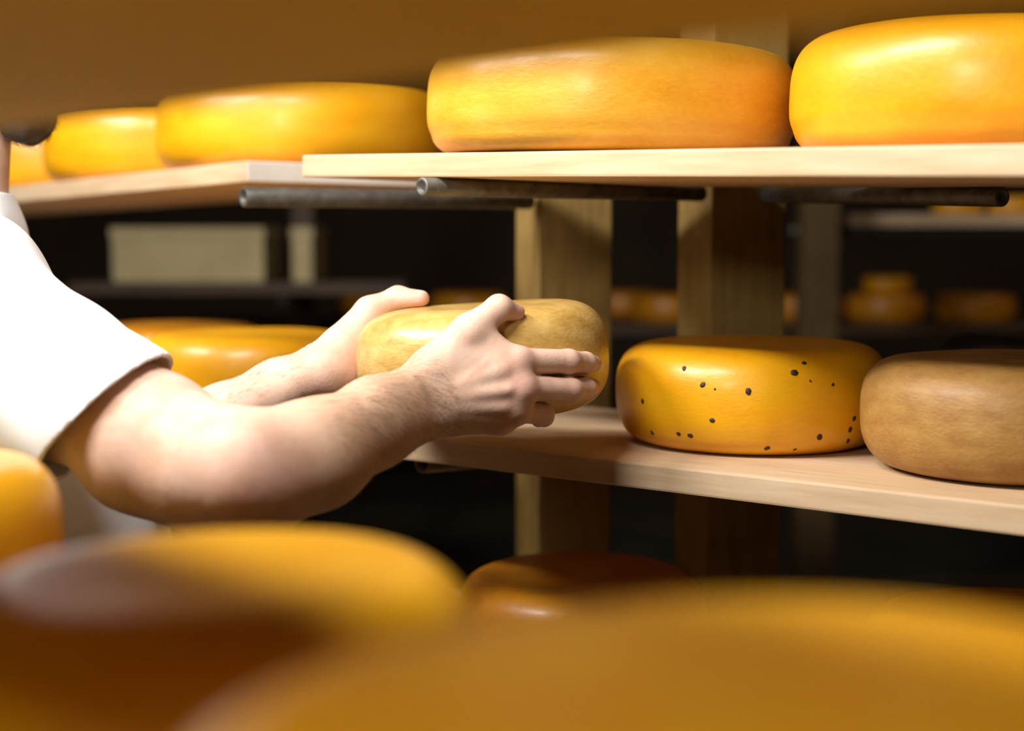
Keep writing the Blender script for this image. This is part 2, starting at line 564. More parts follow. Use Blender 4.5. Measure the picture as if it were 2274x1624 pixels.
# ------------------------------------------------------------------ front rack close to the lens
fzt = U(1137, 520, 0.5).z
PA, PB = U(0, 296, 0.72), U(2274, 34, 0.345)
PA.z = PB.z = CAMZ + 0.0530
mtx, L = frame_from(PA, PB)
SHADE_SPLIT = 0.43  # boards split and sized to shade the left wheel and light the right one
for (s0, s1, wd, lb_) in ((-0.75, SHADE_SPLIT - 0.0015, 0.56, 'blurred brown shelf board close to the lens across the top left of the picture'),
                          (SHADE_SPLIT + 0.0015, L + 0.5, 0.20, 'blurred narrow shelf board close to the lens along the top right edge')):
    fg_top = from_bm('shelf_board', box_bm(s0, s1, -wd, 0, 0, 0.028, 0.003, 2), M['bounce_tinted_board'])
    fg_top.matrix_world = mtx
    tag(fg_top, lb_, 'shelf board')
bm = box_bm(-0.75, L + 0.5, -0.40, 0.20, -0.028, 0, 0.003, 2)
fg_bot = from_bm('shelf_board', bm, M['bounce_tinted_board'])
mtx2 = mtx.copy()
mtx2.translation = Vector((mtx.translation.x, mtx.translation.y, CAMZ - 0.265))
fg_bot.matrix_world = mtx2
tag(fg_bot, 'shelf board close to the lens beneath the blurred front wheels', 'shelf board')
bpy.context.view_layer.update()
G_FG = 'blurred wheels close to the lens'
wX = set_on(wheel(0.122, 0.114, 'deep_yellow', 'blurred yellow wheel in front, below the elbow', 0.036, 0.03, 0.006, 14, G_FG), fg_bot, 490, 0.655)
wY = set_on(wheel(0.165, 0.150, 'deep_yellow', 'large blurred wheel filling the bottom right corner close to the lens', 0.036, 0.03, 0.006, 15, G_FG), fg_bot, 1800, 0.335)
wW = set_on(wheel(0.122, 0.105, 'yellow', 'blurred yellow wheel at left edge below the white sleeve', 0.036, 0.03, 0.006, 16, G_FG), fg_bot, -255, 1.0)

# ------------------------------------------------------------------ far racks, out of focus
def far_board(x0, x1, y, z, width, label, material='dark_board'):
    P0, P1 = Vector((x0, y, z)), Vector((x1, y, z))
    return shelf_board(P0, P1, width, 0.035, label, group='far shelf boards', material=material)


fz = lambda py, d: U(1137, py, d).z
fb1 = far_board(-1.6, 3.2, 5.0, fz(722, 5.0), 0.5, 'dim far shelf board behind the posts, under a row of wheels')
d9 = 4.2
fx = lambda px, d: (px - 1137) / F * d
fb2 = far_board(fx(1862, d9), fx(2274, d9) + 0.9, U(1137, 600, d9).y, fz(476, d9), 0.4, 'pale blurred shelf board end at right, far behind the posts', 'board')
bm = box_bm(0, 0.1, 0, 0.1, 0, 2.75, 0.003)
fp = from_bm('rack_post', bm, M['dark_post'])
fp.location = (fx(1795, 3.9), 3.98, 0)
_t = fb2.matrix_world.translation
tube(Vector((fp.location.x + 0.02, _t.y + 0.06, _t.z - 0.0472)), Vector((fp.location.x + 0.75, _t.y + 0.06, _t.z - 0.0472)), 0.0125, 0.004, None, fp)
tag(fp, 'blurred far post holding up the pale shelf board at right', 'post')
bpy.context.view_layer.update()
far_src = wheel_mesh(0.142, 0.100, 0.03, 0.028, 0.006, 20, 48)
me = bpy.data.meshes.new('cheese_wheel')
bmesh.ops.recalc_face_normals(far_src, faces=far_src.faces[:])
far_src.to_mesh(me)
far_src.free()
fo = link('cheese_wheel', me, M['orange'])
me2 = me.copy()
me2.materials[0] = M['yellow']


def far_wheel(px, d, z, label, first=[True], mesh=None, s=1.0):
    o = fo if first[0] else fo.copy()
    if not first[0]:
        COL.objects.link(o)
    first[0] = False
    if mesh:
        o.data = mesh
    x, y = floor_xy(px, d, z)
    o.location = (x, y, z + 0.0008)
    o.scale = (s, s, s)
    o.rotation_euler = (0, 0, random.uniform(0, 6))
    tag(o, label, 'cheese', 'blurred wheels on the far racks')
    return o


z1 = fb1.matrix_world.translation.z
far_wheel(2165, 5.2, z1, 'far orange wheel between post and right picture edge, rightmost of the row above black shadow')
far_wheel(1965, 5.2, z1, 'far orange wheel second from right in the row above black shadow')
far_wheel(1780, 5.2, z1, 'far orange wheel just right of the right wooden post')
far_wheel(1485, 5.2, z1, 'far dim wheel between the two posts, beside the right post')
far_wheel(1385, 5.5, z1, 'far dim wheel between the two posts, beside the left post')
far_wheel(1040, 5.3, z1, 'far dim wheel left of the left post, above the held wheel')
far_wheel(835, 5.3, z1, 'far dim wheel above the far thumb')
far_wheel(1970, 5.2, z1 + 0.1015, 'small bright yellow wheel stacked on the far row at right', mesh=me2, s=0.62)
z2 = fb2.matrix_world.translation.z
far_wheel(2126, d9 + 0.2, z2, 'far yellow wheel on the pale board end, left of two', mesh=me2, s=0.55)
far_wheel(2250, d9 + 0.2, z2, 'far yellow wheel on the pale board end, right of two', mesh=me2, s=0.55)
# pale boxes on a far left rack
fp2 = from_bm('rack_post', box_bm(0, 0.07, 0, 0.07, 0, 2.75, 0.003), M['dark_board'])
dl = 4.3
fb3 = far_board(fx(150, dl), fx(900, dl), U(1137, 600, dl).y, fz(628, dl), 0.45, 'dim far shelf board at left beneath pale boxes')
bpy.context.view_layer.update()
_t = fb3.matrix_world.translation
fp2.location = (fx(598, dl), _t.y + 0.46, 0)
tube(Vector((fp2.location.x + 0.035, _t.y + 0.50, _t.z - 0.0475)), Vector((fp2.location.x + 0.035, _t.y + 0.03, _t.z - 0.0475)), 0.0125, 0.004, None, fp2)
tag(fp2, 'dark far post between the two pale boxes', 'post')
bpy.context.view_layer.update()


def box(px0, px1, pytop, label):
    z0 = fb3.matrix_world.translation.z
    x0, x1 = fx(px0, dl), fx(px1, dl)
    h = fz(pytop, dl) - z0
    e = bpy.data.objects.new('storage_box', None)
    COL.objects.link(e)
    y = fb3.matrix_world.translation.y + 0.03
    e.location = ((x0 + x1) / 2, y, z0 + 0.0006)
    tag(e, label, 'box')
    hw = (x1 - x0) / 2
    from_bm('box_body', box_bm(-hw, hw, 0, 0.3, 0, h * 0.8, 0.004), M['card'], e)
    from_bm('lid', box_bm(-hw - 0.004, hw + 0.004, -0.004, 0.304, h * 0.8 + 0.0005, h, 0.004), M['card'], e)
    return e


box(243, 582, 506, 'wide pale beige box, blurred, far behind the sleeve')
box(646, 690, 506, 'narrow pale beige box, blurred, right of the wide one')


# ------------------------------------------------------------------ implicit surfaces for the person
class Prim:
    __slots__ = ('a', 'b', 'r1', 'r2', 'k', 'c', 'R')

    def __init__(s, a, b, r1, r2, k):
        s.a, s.b = np.array(a, np.float32), np.array(b, np.float32)
        s.r1, s.r2, s.k = r1, r2, k
        s.c = (s.a + s.b) / 2
        s.R = float(np.linalg.norm(s.b - s.a) / 2 + max(r1, r2))

    def __call__(s, P):
        ba = s.b - s.a
        l2 = float(ba @ ba) + 1e-12
        t = np.clip(((P - s.a) @ ba) / l2, 0, 1)
        q = P - s.a - t[:, None] * ba
        return np.sqrt(np.einsum('ij,ij->i', q, q)) - (s.r1 + (s.r2 - s.r1) * t)


class Ell:
    __slots__ = ('c', 'm', 'rad', 'k', 'R')

    def __init__(s, c, m, rad, k):
        s.c = np.array(c, np.float32)
        s.m = np.array(m, np.float32)
        s.rad = np.array(rad, np.float32)
        s.k = k
        s.R = float(max(rad))

    def __call__(s, P):
        q = (P - s.c) @ s.m / s.rad
        n = np.sqrt(np.einsum('ij,ij->i', q, q)) + 1e-9
        g = q / s.rad
        n2 = np.sqrt(np.einsum('ij,ij->i', g, g)) + 1e-9
        return n * (n - 1.0) / n2


def field(prims, P, near=None, rad=None):
    D = np.full(len(P), 0.5, np.float32)
    for p in prims:
        if near is not None and np.linalg.norm(p.c - near) > p.R + rad + 0.05:
            continue
        d = p(P)
        k = p.k
        if k < 0:                                  # smooth carve
            k = -k
            h = np.clip(0.5 - 0.5 * (D + d) / k, 0, 1)
            D = D + (-d - D) * h + k * h * (1 - h)
        else:
            h = np.clip(0.5 + 0.5 * (D - d) / k, 0, 1)
            D = D + (d - D) * h - k * h * (1 - h)
    return D


def surface_nets(fn, lo, hi, vox, NB=22):
    lo = np.array(lo, np.float64)
    nb = np.ceil((np.array(hi) - lo) / (vox * NB)).astype(int)
    dims = nb * NB + 4
    bi = np.stack(np.meshgrid(*[np.arange(n) for n in nb], indexing='ij'), -1).reshape(-1, 3)
    cen = (lo + (bi * NB + NB / 2) * vox).astype(np.float32)
    half = vox * NB * 0.87
    act = np.abs(fn(cen, None, None)) < half * 1.25 + 0.02
    keys, poss, quads = [], [], []
    g = np.arange(NB + 2)
    gi = np.stack(np.meshgrid(g, g, g, indexing='ij'), -1).reshape(-1, 3)
    for b, c in zip(bi[act], cen[act]):
        base = b * NB - 1
        P = (lo + (gi + base) * vox).astype(np.float32)
        D = fn(P, c, half + vox * 2).reshape(NB + 2, NB + 2, NB + 2)
        S = D < 0
        if S.all() or not S.any():
            continue
        n = NB + 1
        cnt = np.zeros((n, n, n), np.float32)
        acc = np.zeros((n, n, n, 3), np.float32)
        for ax in range(3):
            for o1 in (0, 1):
                for o2 in (0, 1):
                    s0 = [0, 0, 0]
                    oth = [q for q in range(3) if q != ax]
                    s0[oth[0]], s0[oth[1]] = o1, o2
                    s1 = list(s0)
                    s1[ax] = 1
                    A = D[s0[0]:s0[0] + n, s0[1]:s0[1] + n, s0[2]:s0[2] + n]
                    B = D[s1[0]:s1[0] + n, s1[1]:s1[1] + n, s1[2]:s1[2] + n]
                    cr = (A < 0) != (B < 0)
                    t = np.where(cr, A / np.where(cr, A - B, 1), 0)
                    cnt += cr
                    for q in range(3):
                        acc[..., q] += np.where(cr, (t if q == ax else s0[q]), 0)
        m = cnt > 0
        ci = np.argwhere(m)
        pos = acc[m] / cnt[m][:, None]
        gc = ci + base + 1
        keys.append((gc[:, 0] * dims[1] + gc[:, 1]) * dims[2] + gc[:, 2])
        poss.append(lo + (ci + base + pos) * vox)
        for ax in range(3):
            sl = [slice(1, NB + 1)] * 3
            A = S[tuple(sl)]
            sl2 = list(sl)
            sl2[ax] = slice(2, NB + 2)
            B = S[tuple(sl2)]
            e = np.argwhere(A != B)
            if not len(e):
                continue
            inside = A[tuple(e.T)]
            e = e + 1
            o1, o2 = [q for q in range(3) if q != ax]
            cs = []
            for (u_, v_) in ((-1, -1), (0, -1), (0, 0), (-1, 0)):
                k = e.copy()
                k[:, o1] += u_
                k[:, o2] += v_
                k = k + base + 1
                cs.append((k[:, 0] * dims[1] + k[:, 1]) * dims[2] + k[:, 2])
            Q = np.stack(cs, 1)
            fl = inside if ax != 1 else ~inside
            Q[~fl] = Q[~fl][:, ::-1]
            quads.append(Q)
    keys = np.concatenate(keys)
    poss = np.concatenate(poss)
    quads = np.concatenate(quads)
    uk, idx = np.unique(keys, return_index=True)
    V = poss[idx]
    Fq = np.searchsorted(uk, quads)
    return V, Fq


def relax(V, Fq, n=2, lam=0.5):
    """gentle smoothing of the voxel steps (shrink-free pair of passes)"""
    E = np.concatenate([Fq[:, [0, 1]], Fq[:, [1, 2]], Fq[:, [2, 3]], Fq[:, [3, 0]]])
    E = np.concatenate([E, E[:, ::-1]])
    deg = np.bincount(E[:, 0], minlength=len(V))[:, None]
    for _ in range(n):
        for l in (lam, -lam * 1.03):
            A = np.zeros_like(V)
            for q in range(3):
                A[:, q] = np.bincount(E[:, 0], weights=V[E[:, 1], q], minlength=len(V))
            V = V + l * (A / deg - V)
    return V


def largest(V, Fq):
    """keep the biggest connected piece"""
    E = np.concatenate([Fq[:, [0, 1]], Fq[:, [1, 2]], Fq[:, [2, 3]]])
    lab = np.arange(len(V))
    while True:
        m_ = np.minimum(lab[E[:, 0]], lab[E[:, 1]])
        new = lab.copy()
        np.minimum.at(new, E[:, 0], m_)
        np.minimum.at(new, E[:, 1], m_)
        new = new[new]
        new = new[new]
        if (new == lab).all():
            break
        lab = new
    big = np.bincount(lab).argmax()
    keep = lab == big
    idx = np.cumsum(keep) - 1
    return V[keep], idx[Fq[keep[Fq[:, 0]]]]


def net_object(name, V, Fq, mats, parent):
    me = bpy.data.meshes.new(name)
    me.from_pydata(V.tolist(), [], Fq.tolist())
    me.update()
    return link(name, me, mats, parent, True)


def vnoise(P, freq, seed):
    """smooth value from a few rotated sines, for folds and rough hair"""
    r = np.random.default_rng(seed)
    out = np.zeros(len(P), np.float32)
    for _ in range(6):
        d = r.normal(size=3)
        d = d / np.linalg.norm(d) * freq * r.uniform(0.6, 1.5)
        out += np.sin(P @ d.astype(np.float32) + r.uniform(0, 6))
    return out / 6


def chain(pts, k, out):
    """pts: (point, radius) list -> tapered segments"""
    for (a, ra), (b_, rb) in zip(pts, pts[1:]):
        out.append(Prim(a, b_, ra, rb, k))


body = []
# trunk core hidden under the shirt
SHR = U(-62, 700, 1.365)             # near shoulder
SHL = Vector((-0.71, 1.75, SHR.z + 0.01))
CHEST = Vector((-0.61, 1.60, 1.23))
NECK0 = Vector((-0.632, 1.60, 1.375))
PELV = Vector((-0.56, 1.64, 0.95))
body += [Prim(PELV, CHEST, 0.09, 0.09, 0.03), Prim(CHEST, NECK0, 0.09, 0.06, 0.03), Prim(SHR, NECK0, 0.05, 0.05, 0.04), Prim(SHL, NECK0, 0.05, 0.05, 0.04)]
# head frame: f forward, l left, u up
hf = Vector((0.925, 0.17, -0.34)).normalized()
hl = Vector((0, 0, 1)).cross(hf).normalized()
hu = hf.cross(hl)
HCEN = Vector((-0.566, 1.62, 1.650))
HM = np.array([hf, hl, hu]).T


def hp(f_, l_, u_):
    return HCEN + hf * f_ + hl * l_ + hu * u_


body += [Prim(NECK0, hp(-0.022, 0, -0.085), 0.060, 0.056, 0.03)]
body += [Ell(hp(-0.012, 0, 0.03), HM, (0.098, 0.077, 0.092), 0.02),
         Ell(hp(0.030, 0, -0.035), HM, (0.060, 0.060, 0.075), 0.025),
         Prim(hp(0.052, 0.022, -0.100), hp(0.052, -0.022, -0.100), 0.020, 0.020, 0.02),
         Prim(hp(-0.01, 0.055, -0.065), hp(0.045, 0.028, -0.098), 0.016, 0.016, 0.02),
         Prim(hp(-0.01, -0.055, -0.065), hp(0.045, -0.028, -0.098), 0.016, 0.016, 0.02),
         Prim(hp(0.078, 0, 0.010), hp(0.104, 0, -0.032), 0.008, 0.011, 0.010),
         Prim(hp(0.095, 0.010, -0.034), hp(0.095, -0.010, -0.034), 0.008, 0.008, 0.006),
         Prim(hp(0.080, 0.035, 0.022), hp(0.084, 0.012, 0.018), 0.007, 0.007, 0.010),
         Prim(hp(0.080, -0.035, 0.022), hp(0.084, -0.012, 0.018), 0.007, 0.007, 0.010),
         Prim(hp(0.086, 0.018, -0.064), hp(0.089, -0.018, -0.064), 0.006, 0.006, 0.006),
         Prim(hp(0.084, 0.014, -0.074), hp(0.084, -0.014, -0.074), 0.0065, 0.0065, 0.006),
         Ell(hp(0.083, 0.032, 0.002), HM, (0.012, 0.016, 0.010), -0.008),
         Ell(hp(0.083, -0.032, 0.002), HM, (0.012, 0.016, 0.010), -0.008)]
for sg in (1, -1):
    body += [Ell(hp(-0.022, sg * 0.080, -0.008), HM, (0.018, 0.008, 0.031), 0.008),
             Ell(hp(-0.018, sg * 0.087, -0.006), HM, (0.008, 0.005, 0.016), -0.006)]

# --- near (right) arm
ELB = U(535, 1062, 1.205)
WRR = U(945, 852, 1.350)
WRU = U(975, 915, 1.352)
WM = (WRR + WRU) / 2
chain([(SHR, 0.064), (U(160, 872, 1.30), 0.059), (U(340, 978, 1.248), 0.057), (U(460, 1035, 1.220), 0.050), (ELB, 0.046)], 0.02, body)
body.append(Prim(U(300, 1020, 1.26), U(500, 1098, 1.225), 0.046, 0.036, 0.02))        # triceps
body.append(Prim(U(552, 1100, 1.215), U(575, 1112, 1.215), 0.032, 0.029, 0.02))       # elbow point
# forearm bellies
body.append(Prim(U(545, 1022, 1.205), U(700, 988, 1.245), 0.043, 0.037, 0.02))
body.append(Prim(U(590, 1075, 1.212), U(720, 1032, 1.245), 0.038, 0.035, 0.02))
body.append(Prim(U(700, 986, 1.245), U(830, 917, 1.295), 0.037, 0.0285, 0.02))
body.append(Prim(U(705, 1038, 1.245), U(840, 965, 1.300), 0.034, 0.0275, 0.02))
body.append(Prim(U(830, 913, 1.297), WRR, 0.029, 0.0225, 0.02))
body.append(Prim(U(840, 962, 1.30), WRU, 0.0275, 0.0215, 0.02))
body.append(Prim(U(952, 925, 1.338), U(960, 928, 1.338), 0.013, 0.012, 0.012))        # ulna head


def hand(P, body):
    """P maps landmark names to (point, radius)"""
    for nm in ('i', 'm', 'r', 'p'):
        body.append(Prim(P[nm + 'c'][0], P[nm + '1'][0], P[nm + 'c'][1], P[nm + '1'][1], 0.020))
    for a, b_ in P['palm']:
        body.append(Prim(a[0], b_[0], a[1], b_[1], 0.014))
    chain([P['t0'], P['t1']], 0.014, body)
    for a, b_ in P['web']:
        body.append(Prim(a[0], b_[0], a[1], b_[1], 0.012))
    chain([P['t1'], P['t2'], P['t3']], 0.007, body)
    for nm in ('i', 'm', 'r', 'p'):
        chain([P[nm + '1'], P[nm + '2'], P[nm + '3'], P[nm + '4']], 0.0045, body)


R = {}
R['ic'] = (U(965, 842, 1.352), 0.0175)
R['mc'] = (U(970, 872, 1.347), 0.0175)
R['rc'] = (U(975, 898, 1.349), 0.0170)
R['pc'] = (U(980, 918, 1.354), 0.0165)
R['i1'] = (U(1150, 802, 1.353), 0.0125)
R['m1'] = (U(1160, 862, 1.349), 0.0125)
R['r1'] = (U(1146, 912, 1.356), 0.0120)
R['p1'] = (U(1108, 934, 1.364), 0.0115)
R['i2'] = (U(1262, 803, 1.384), 0.0116)
R['i3'] = (U(1300, 806, 1.412), 0.0104)
R['i4'] = (U(1317, 808, 1.434), 0.0088)
R['m2'] = (U(1266, 866, 1.384), 0.0116)
R['m3'] = (U(1300, 863, 1.412), 0.0104)
R['m4'] = (U(1315, 860, 1.434), 0.0088)
R['r2'] = (U(1206, 920, 1.384), 0.0104)
R['r3'] = (U(1208, 926, 1.410), 0.0094)
R['r4'] = (U(1196, 932, 1.436), 0.0080)
R['p2'] = (U(1124, 940, 1.392), 0.0094)
R['p3'] = (U(1122, 941, 1.416), 0.0084)
R['p4'] = (U(1112, 942, 1.434), 0.0074)
R['t0'] = (U(968, 812, 1.352), 0.0210)
R['t1'] = (U(1042, 738, 1.350), 0.0165)
R['t2'] = (U(1108, 684, 1.368), 0.0120)
R['t3'] = (U(1146, 694, 1.386), 0.0086)
R['palm'] = [((U(985, 878, 1.358), 0.020), (U(1120, 850, 1.358), 0.015)), ((U(990, 905, 1.364), 0.018), (U(1100, 912, 1.364), 0.014)),
             ((WRR, 0.021), R['ic']), ((WRU, 0.020), R['pc'])]
R['palm'] += [(((R[a][0] + R[b_][0]) / 2, 0.0165), ((R[c_][0] + R[d_][0]) / 2 + Vector((-0.008, 0, 0)), 0.0122)) for a, b_, c_, d_ in (('ic', 'mc', 'i1', 'm1'), ('mc', 'rc', 'm1', 'r1'), ('rc', 'pc', 'r1', 'p1'))]
R['web'] = [((U(1046, 762, 1.352), 0.015), (U(1128, 806, 1.352), 0.012)), ((U(1010, 800, 1.352), 0.018), (U(1100, 812, 1.350), 0.015)),
            ((U(1062, 735, 1.352), 0.012), (U(1108, 776, 1.354), 0.010))]
hand(R, body)
# knuckles, tendons and a vein on the back of the near hand
for nm, r in (('i1', .0082), ('m1', .0088), ('r1', .0082), ('p1', .0072)):
    c = R[nm][0] + Vector((0, -0.0020, 0.0005))
    body.append(Prim(c, c, r, r, 0.014))
for a, b_ in ((U(1000, 866, 1.3335), U(1120, 820, 1.3375)), (U(1010, 882, 1.3325), U(1128, 866, 1.3345)), (U(1015, 902, 1.3345), U(1118, 906, 1.3395))):
    body.append(Prim(a, b_, 0.0024, 0.0024, 0.009))
body.append(Prim(U(1025, 850, 1.333), U(1085, 800, 1.3365), 0.0022, 0.0018, 0.005))

# --- far (left) arm
ELL_ = U(330, 1000, 1.62)
WL = U(726, 824, 1.510)
chain([(SHL, 0.060), ((SHL + ELL_) / 2, 0.052), (ELL_, 0.045)], 0.03, body)
chain([(ELL_, 0.042), (U(500, 932, 1.575), 0.038), (U(620, 870, 1.545), 0.0335), (WL, 0.0305)], 0.015, body)
Lh = {}
for nm, y1, y2, yc, r in (('i', 742, 745, 800, .0122), ('m', 778, 782, 820, .0125), ('r', 812, 818, 838, .0120), ('p', 842, 850, 852, .0110)):
    Lh[nm + 'c'] = (U(752, yc, 1.528), 0.0185)
    Lh[nm + '1'] = (U(846, y1, 1.612), r)
    Lh[nm + '2'] = (U(926, y2, 1.640), r * 0.88)
    Lh[nm + '3'] = (U(985, y2 + 2, 1.652), r * 0.78)
    Lh[nm + '4'] = (U(1020, y2 + 3, 1.655), r * 0.66)
Lh['t0'] = (U(768, 765, 1.525), 0.0240)
Lh['t1'] = (U(822, 694, 1.545), 0.0168)
Lh['t2'] = (U(884, 662, 1.552), 0.0122)
Lh['t3'] = (U(936, 663, 1.538), 0.0088)
Lh['palm'] = [((WL, 0.030), (U(762, 800, 1.525), 0.027)), ((U(750, 838, 1.515), 0.025), (U(775, 842, 1.53), 0.020)), ((U(765, 810, 1.535), 0.022), (U(825, 780, 1.59), 0.016))]
Lh['web'] = [((U(815, 720, 1.56), 0.014), (U(838, 742, 1.595), 0.012))]
hand(Lh, body)

root = bpy.data.objects.new('person', None)
COL.objects.link(root)
root.location = (-0.56, 1.64, 0.0)
tag(root, 'person in white short-sleeved shirt reaching in from left, holding a wheel with both hands', 'person')
bpy.context.view_layer.update()
RI = root.matrix_world.inverted()
RV = np.array(root.location, np.float64)
ARMS_LO = (-0.86, 1.06, 0.86)
V, Q = surface_nets(lambda P, c, r: field(body, P, c, r), (-0.92, 1.06, 0.84), (0.14, 1.90, 1.86), 0.0018)
V = relax(V, Q, 2)
person = net_object('body', V - RV, Q, M['skin'], root)


def paint(name, spots):
    a = np.zeros(len(V), np.float32)
    for c, r, s in spots:
        d = np.linalg.norm(V - np.array(c), axis=1)
        a = np.maximum(a, s * np.clip(1 - (d / r) ** 2, 0, 1))
    at_ = person.data.attributes.new(name, 'FLOAT', 'POINT')
    at_.data.foreach_set('value', a)


fl = [(R[k][0] + Vector((0, -0.008, 0)), 0.026, 0.38) for k in ('i1', 'm1', 'r1', 'p1')]
fl += [(R[k][0] + Vector((0, -0.006, 0)), 0.020, 0.30) for k in ('i2', 'm2', 'r2')]
fl += [(R[k][0], 0.022, 0.55) for k in ('i4', 'm4', 'r4', 't3')] + [(R['t2'][0], 0.018, 0.25)]
fl += [(U(590, 1095, 1.19), 0.06, 0.45), (Lh['t3'][0], 0.022, 0.55), (U(770, 815, 1.505), 0.04, 0.25)]
paint('flush', fl)
_ax = np.array(WM - ELB)
_t = ((V - np.array(ELB)) @ _ax) / (_ax @ _ax)
_r = np.linalg.norm(V - np.array(ELB) - np.clip(_t, 0, 1)[:, None] * _ax, axis=1)
_tan = 0.6 * np.clip(_t / 0.35, 0, 1) * np.clip((1.08 - _t) / 0.25, 0, 1) * (_r < 0.09)
_at = person.data.attributes.new('tan', 'FLOAT', 'POINT')
_at.data.foreach_set('value', _tan.astype(np.float32))
tdir = (R['t3'][0] - R['t2'][0]).normalized()
ldir = (Lh['t3'][0] - Lh['t2'][0]).normalized()
up = Vector((0.1, -0.3, 0.95)).normalized()
paint('nail', [(R['t3'][0] + up * 0.008 + tdir * 0.002, 0.0068, 1.6), (Lh['t3'][0] + Vector((0, 0, 0.008)), 0.0068, 1.6)])


# strands of hair growing out of a surface
def strands(name, pts, nrms, dirs, length, rad, m, label=None, seg=4, lift=0.35, curl=0.4):
    vs, fs = [], []
    for p, n, d in zip(pts, nrms, dirs):
        L_ = length * random.uniform(0.55, 1.2)
        d = Vector(d) + Vector((random.gauss(0, curl), random.gauss(0, curl), random.gauss(0, curl))) * 0.6
        n = Vector(n)
        d = (d - n * d.dot(n)).normalized()
        s = n.cross(d).normalized()
        p = Vector(p) - n * 0.0004
        b0_ = len(vs)
        for k in range(seg + 1):
            t = k / seg
            c = p + d * (L_ * t) + n * (L_ * lift * (t - 0.65 * t * t)) + s * (L_ * 0.12 * t * t)
            rr = rad * (1 - 0.8 * t)
            for a in (0, 2.1, 4.2):
                vs.append(c + s * (rr * math.cos(a)) + n * (rr * math.sin(a)))
        for k in range(seg):
            for q in range(3):
                a0 = b0_ + k * 3 + q
                a1 = b0_ + k * 3 + (q + 1) % 3
                fs.append((a0, a1, a1 + 3, a0 + 3))
    me_ = bpy.data.meshes.new(name)
    me_.from_pydata([tuple(v_) for v_ in vs], [], fs)
    o = link(name, me_, m, root, True)
    o['kind'] = 'stuff'
    if label:
        o['label'] = label
    return o


nrm = np.zeros(len(V) * 3, np.float32)
person.data.vertices.foreach_get('normal', nrm)
nrm = nrm.reshape(-1, 3)


def pick(a, b_, t0, t1, rmax, count, bias):
    a, b_ = np.array(a), np.array(b_)
    ba = b_ - a
    t = ((V - a) @ ba) / (ba @ ba)
    d = np.linalg.norm(V - a - t[:, None] * ba, axis=1)
    ok = (t > t0) & (t < t1) & (d < rmax)
    wgt = np.clip(nrm @ np.array(bias) + 0.45, 0, None) * ok * np.clip((t - t0) / 0.3, 0, 1)
    ids = rng.choice(len(V), count, p=wgt / wgt.sum())
    return ids


fd = np.array((WM - ELB).normalized())
ids = pick(U(560, 1035, 1.21), WM, 0.15, 1.0, 0.07, 1900, (-0.05, -0.75, 0.1))
dirs = [tuple(fd * 0.7 + np.array((0.15, 0.0, -0.75))) for _ in ids]
strands('arm_hair', V[ids] - RV, nrm[ids], dirs, 0.014, 0.00007, M['arm_hair'], 'fine brown hair on the near forearm')
fdl = np.array((WL - ELL_).normalized())
ids = pick(ELL_, WL, 0.35, 1.0, 0.07, 500, (-0.2, 0.1, 0.9))
strands('arm_hair', V[ids] - RV, nrm[ids], [tuple(fdl) for _ in ids], 0.014, 0.00010, M['arm_hair'], 'fine brown hair on the far forearm')

# --- white shirt
cuffR = U(238, 922, 1.285)
axR = np.array((U(350, 968, 1.245) - SHR).normalized(), np.float32)
cutR = (U(366, 806, 1.275), U(112, 1044, 1.262))
cn = np.array(cutR[1] - cutR[0])
view = np.array(cuffR - Vector((0, 0, CAMZ)))
view /= np.linalg.norm(view)
side = cn / np.linalg.norm(cn)
dep = view - side * (view @ side) + 0.25 * axR
dep /= np.linalg.norm(dep)
cutn = np.cross(side, dep)
cutn = cutn / np.linalg.norm(cutn)
if cutn @ axR < 0:
    cutn = -cutn
cutn = cutn.astype(np.float32)
cut0 = np.array((cutR[0] + cutR[1]) / 2, np.float32)
axL = np.array((ELL_ - SHL).normalized(), np.float32)
cutL0 = np.array(SHL + (ELL_ - SHL) * 0.55, np.float32)
shirt = []
shirt += [Prim(Vector((-0.535, 1.66, 0.86)), Vector((-0.547, 1.63, 1.10)), 0.138, 0.138, 0.03),
          Prim(Vector((-0.530, 1.70, 0.90)), Vector((-0.625, 1.68, 1.24)), 0.125, 0.130, 0.05),
          Prim(Vector((-0.545, 1.60, 0.90)), Vector((-0.585, 1.53, 1.24)), 0.125, 0.120, 0.05),
          Prim(SHR + Vector((-0.02, 0.02, -0.005)), NECK0 + Vector((0.0, 0, 0.012)), 0.068, 0.070, 0.05),
          Prim(SHL, NECK0 + Vector((0.0, 0, 0.012)), 0.066, 0.070, 0.05),
          Prim(NECK0, hp(-0.045, 0, -0.115), 0.069, 0.065, 0.03)]
slR, slL = [], []
SHT = U(-74, 636, 1.38)
slR.append(Prim(SHT, SHT, 0.069, 0.069, 0.06))
shirt.append(Prim(SHT, NECK0 + Vector((-0.01, 0, 0.01)), 0.066, 0.066, 0.03))
chain([(SHR, 0.078), (U(120, 860, 1.31), 0.076), (U(238, 934, 1.272), 0.0715), (U(420, 1030, 1.22), 0.072)], 0.03, slR)
for a, b_, r_ in ((U(-60, 765, 1.232), U(70, 795, 1.216), 0.005), (U(70, 795, 1.216), U(230, 808, 1.206), 0.003), (U(-60, 665, 1.262), U(150, 735, 1.232), 0.003)):
    slR.append(Prim(a, b_, r_, r_, -0.016))
chain([(SHL, 0.072), ((SHL + ELL_) / 2, 0.070), (ELL_, 0.068)], 0.03, slL)
collar0 = np.array(NECK0 + (hp(-0.045, 0, -0.115) - NECK0) * 0.50, np.float32)
colln = np.array((hp(-0.045, 0, -0.115) - NECK0).normalized(), np.float32)
colln = colln + np.array((0.35, 0, 0), np.float32)
colln /= np.linalg.norm(colln)
sR = np.array(SHR, np.float32)
sL = np.array(SHL, np.float32)


